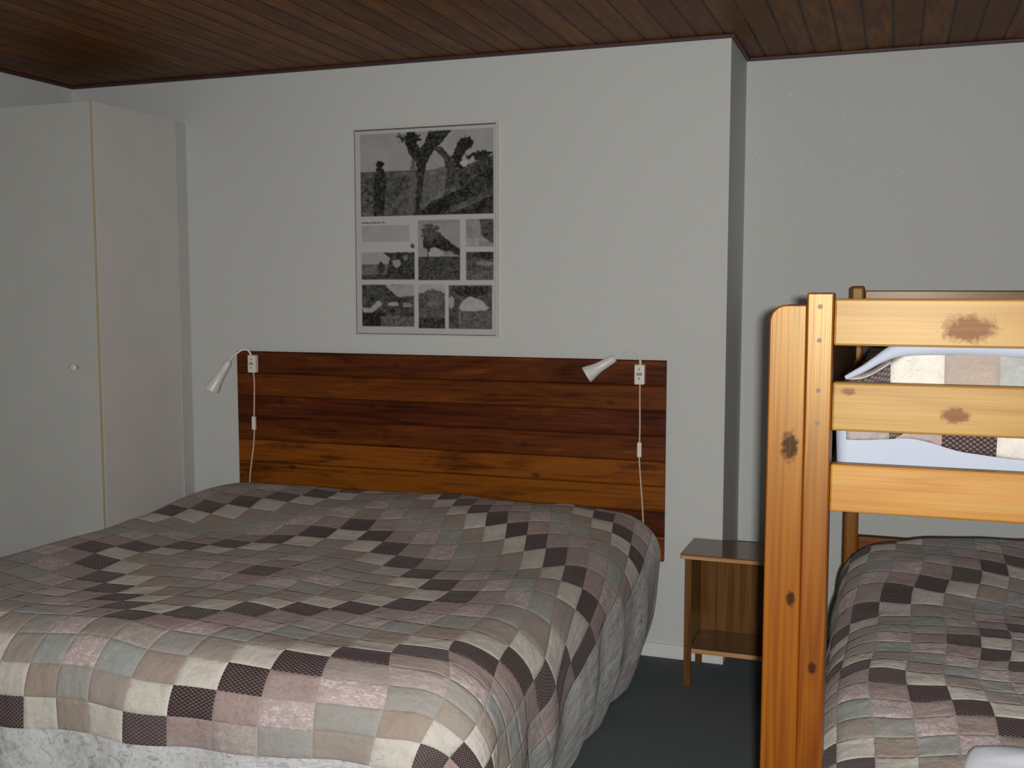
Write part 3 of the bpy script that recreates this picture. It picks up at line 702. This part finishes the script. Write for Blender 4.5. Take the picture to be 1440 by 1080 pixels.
def pillow(name, c, sx, sy, sz, rot, mat, tilt=0.0, seed=0):
    bm = bmesh.new(); bmesh.ops.create_grid(bm, x_segments=40, y_segments=30, size=1.0)
    top = list(bm.verts); pos = {}
    faces = list(bm.faces)
    def sh(u, v, s):
        e = (1-abs(u)**3.0)*(1-abs(v)**3.0)
        px = u*(1-0.07*v*v); py = v*(1-0.07*u*u)
        w = mnoise.noise(Vector((u*3+seed, v*3, s)))*0.10+mnoise.noise(Vector((u*8, v*8+seed, s)))*0.04
        return Vector((px*sx, py*sy, s*sz*(max(e, 0)**0.5)*(1+w)+0.0))
    low = {}
    for v in top: pos[v] = (v.co.x, v.co.y)
    for v in top: v.co = sh(*pos[v], 1)
    eds = {}
    for v in top:
        u_, v_ = pos[v]
        if abs(abs(u_)-1) < 1e-5 or abs(abs(v_)-1) < 1e-5: low[v] = v
        else: low[v] = bm.verts.new(sh(u_, v_, -1))
    for f in faces: bm.faces.new([low[v] for v in reversed(f.verts)])
    R_ = Matrix.Translation(Vector(c)) @ Matrix.Rotation(rot, 4, 'Z') @ Matrix.Rotation(tilt, 4, 'X')
    bmesh.ops.transform(bm, matrix=R_, verts=bm.verts)
    return obj(name, bm, mat, None, True)
tag(pillow('pillow', (0.50, -1.975, 0.530), 0.36, 0.115, 0.05, 0.0, M['pillow'], 0.30, 3), 'white pillow at the near end of the lower bunk', 'pillow', 'pillows of the bunk bed')
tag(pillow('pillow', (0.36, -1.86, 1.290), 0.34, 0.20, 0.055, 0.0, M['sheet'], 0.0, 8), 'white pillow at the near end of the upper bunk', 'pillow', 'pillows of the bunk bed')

# upper bunk spread: hangs over the end of the mattress and over the pillow
def upper_spread():
    bm = bmesh.new(); L = bm.loops.layers.uv.new('lattice')
    nu, nv = 90, 70
    def topz(x):   # crest of the cloth seen from the end
        return 1.300+0.052*sstep(np.array(x), -0.06, 0.05)-0.012*sstep(np.array(x), 0.10, 0.35)+0.004*math.sin(x*9)
    def hemz(x):
        return 1.196-0.020*float(sstep(np.array(x), 0.02, 0.13))-0.010*float(sstep(np.array(x), 0.12, 0.30))+0.003*math.sin(x*23)
    grid = []
    for i in range(nu+1):
        x = -0.072+(0.78+0.072)*i/nu
        zt = float(topz(x)); zh = hemz(x); row = []
        face = zt-zh
        back = 1.75
        for j in range(nv+1):
            t_ = j/nv
            s_ = -face+(face+back)*t_**1.6 if False else None
            # arc length from the crest: negative = hanging face
            s_ = -face+(0.0+face)*min(t_/0.35, 1) if t_ <= 0.35 else back*((t_-0.35)/0.65)
            if s_ <= 0:
                d = -s_
                y = -2.100-0.022*math.sin(min(1.0, d/0.09)*PI*0.5)+0.012*max(0, d-0.09)/0.05+0.003*math.sin(x*31)
                y = max(y, -2.135); z = zt-d
            else:
                y = -2.100+s_
                z = zt+0.006*math.sin(min(s_/0.1, 1)*PI)-(zt-1.262)*float(sstep(np.array(s_), 0.33, 0.50))
                z += 0.005*mnoise.noise(Vector((x*6, y*6, 1)))
            row.append((bm.verts.new((x, y, z)), (x, s_)))
        grid.append(row)
    for i in range(nu):
        for j in range(nv):
            q = [grid[i][j], grid[i+1][j], grid[i+1][j+1], grid[i][j+1]]
            f = bm.faces.new([a[0] for a in q]); f.smooth = True
            for lp, a in zip(f.loops, q):
                x, s_ = a[1]
                lp[L].uv = (-3+(x-0.0415)/0.087, -2+(s_+0.033)/0.070)
    return bm
t = M['quilt_up'] = m_quilt('patchwork cotton on upper bunk', 30.5, 30.5)
us = obj('bedspread', upper_spread(), M['quilt_up'], None, True)
sd = us.modifiers.new('thickness', 'SOLIDIFY'); sd.thickness = 0.004; sd.offset = 0
tag(us, 'patchwork bedspread seen between the slats of the upper bunk', 'bedspread', 'patchwork bedspreads')
# turned-back white sheet edge along the crest
def fold_strip():
    bm = bmesh.new(); pts = []; rr = []
    xs = [-0.078, -0.062, -0.045, -0.025, 0.0, 0.03, 0.08, 0.14, 0.20, 0.28, 0.38, 0.5, 0.62, 0.74]
    zs = [1.300, 1.309, 1.319, 1.333, 1.348, 1.357, 1.361, 1.361, 1.358, 1.352, 1.350, 1.352, 1.351, 1.345]
    rs = [0.004, 0.0055, 0.0065, 0.008, 0.012, 0.016, 0.018, 0.019, 0.018, 0.016, 0.016, 0.017, 0.016, 0.010]
    P = smooth_path([(x, -2.098, z) for x, z in zip(xs, zs)], 6)
    n = len(P)
    for k in range(n): rr.append(float(np.interp(k/6.0, range(len(rs)), rs)))
    tube(bm, P, rr, 14)
    return bm
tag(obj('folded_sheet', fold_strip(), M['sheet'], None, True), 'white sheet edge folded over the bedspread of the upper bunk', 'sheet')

# ------------------------------------------------------------------ camera and light
cam_d = bpy.data.cameras.new('camera'); cam = bpy.data.objects.new('camera', cam_d); COL.objects.link(cam)
f_px, yaw, pitch, roll, D, cz = 1494.8, 0.3443, 0.0888, 0.0002, 4.0803, 1.4575
cam_d.sensor_fit = 'HORIZONTAL'; cam_d.sensor_width = 36.0; cam_d.lens = 36.0*f_px/1440.0
cam_d.clip_start = 0.05; cam_d.clip_end = 50
fw_ = Vector((-math.sin(yaw)*math.cos(pitch), math.cos(yaw)*math.cos(pitch), -math.sin(pitch)))
rt = Vector((math.cos(yaw), math.sin(yaw), 0)); up = rt.cross(fw_)
r2 = rt*math.cos(roll)+up*math.sin(roll); u2 = -rt*math.sin(roll)+up*math.cos(roll)
mw = Matrix((r2, u2, -fw_)).transposed().to_4x4(); mw.translation = Vector((0, -D, cz))
cam.matrix_world = mw
SC.camera = cam

# the camera's own flash, a few centimetres beside the lens
ld = bpy.data.lights.new('camera_flash', 'AREA'); ld.shape = 'RECTANGLE'; ld.size = 0.035; ld.size_y = 0.02
ld.energy = 90.0; ld.color = (1.0, 0.985, 0.95)
lo = bpy.data.objects.new('camera_flash', ld); COL.objects.link(lo)
ml = mw.copy(); ml.translation = Vector((0.062, -D-0.25, cz+0.015))
lo.matrix_world = ml
w = bpy.data.worlds.new('world'); SC.world = w; w.use_nodes = True
w.node_tree.nodes['Background'].inputs[0].default_value = (0.5, 0.55, 0.6, 1); w.node_tree.nodes['Background'].inputs[1].default_value = 0.02
SC.view_settings.view_transform = 'Standard'; SC.view_settings.look = 'None'
SC.view_settings.exposure = 0.0; SC.view_settings.gamma = 1.0; SC.view_settings.use_curve_mapping = False
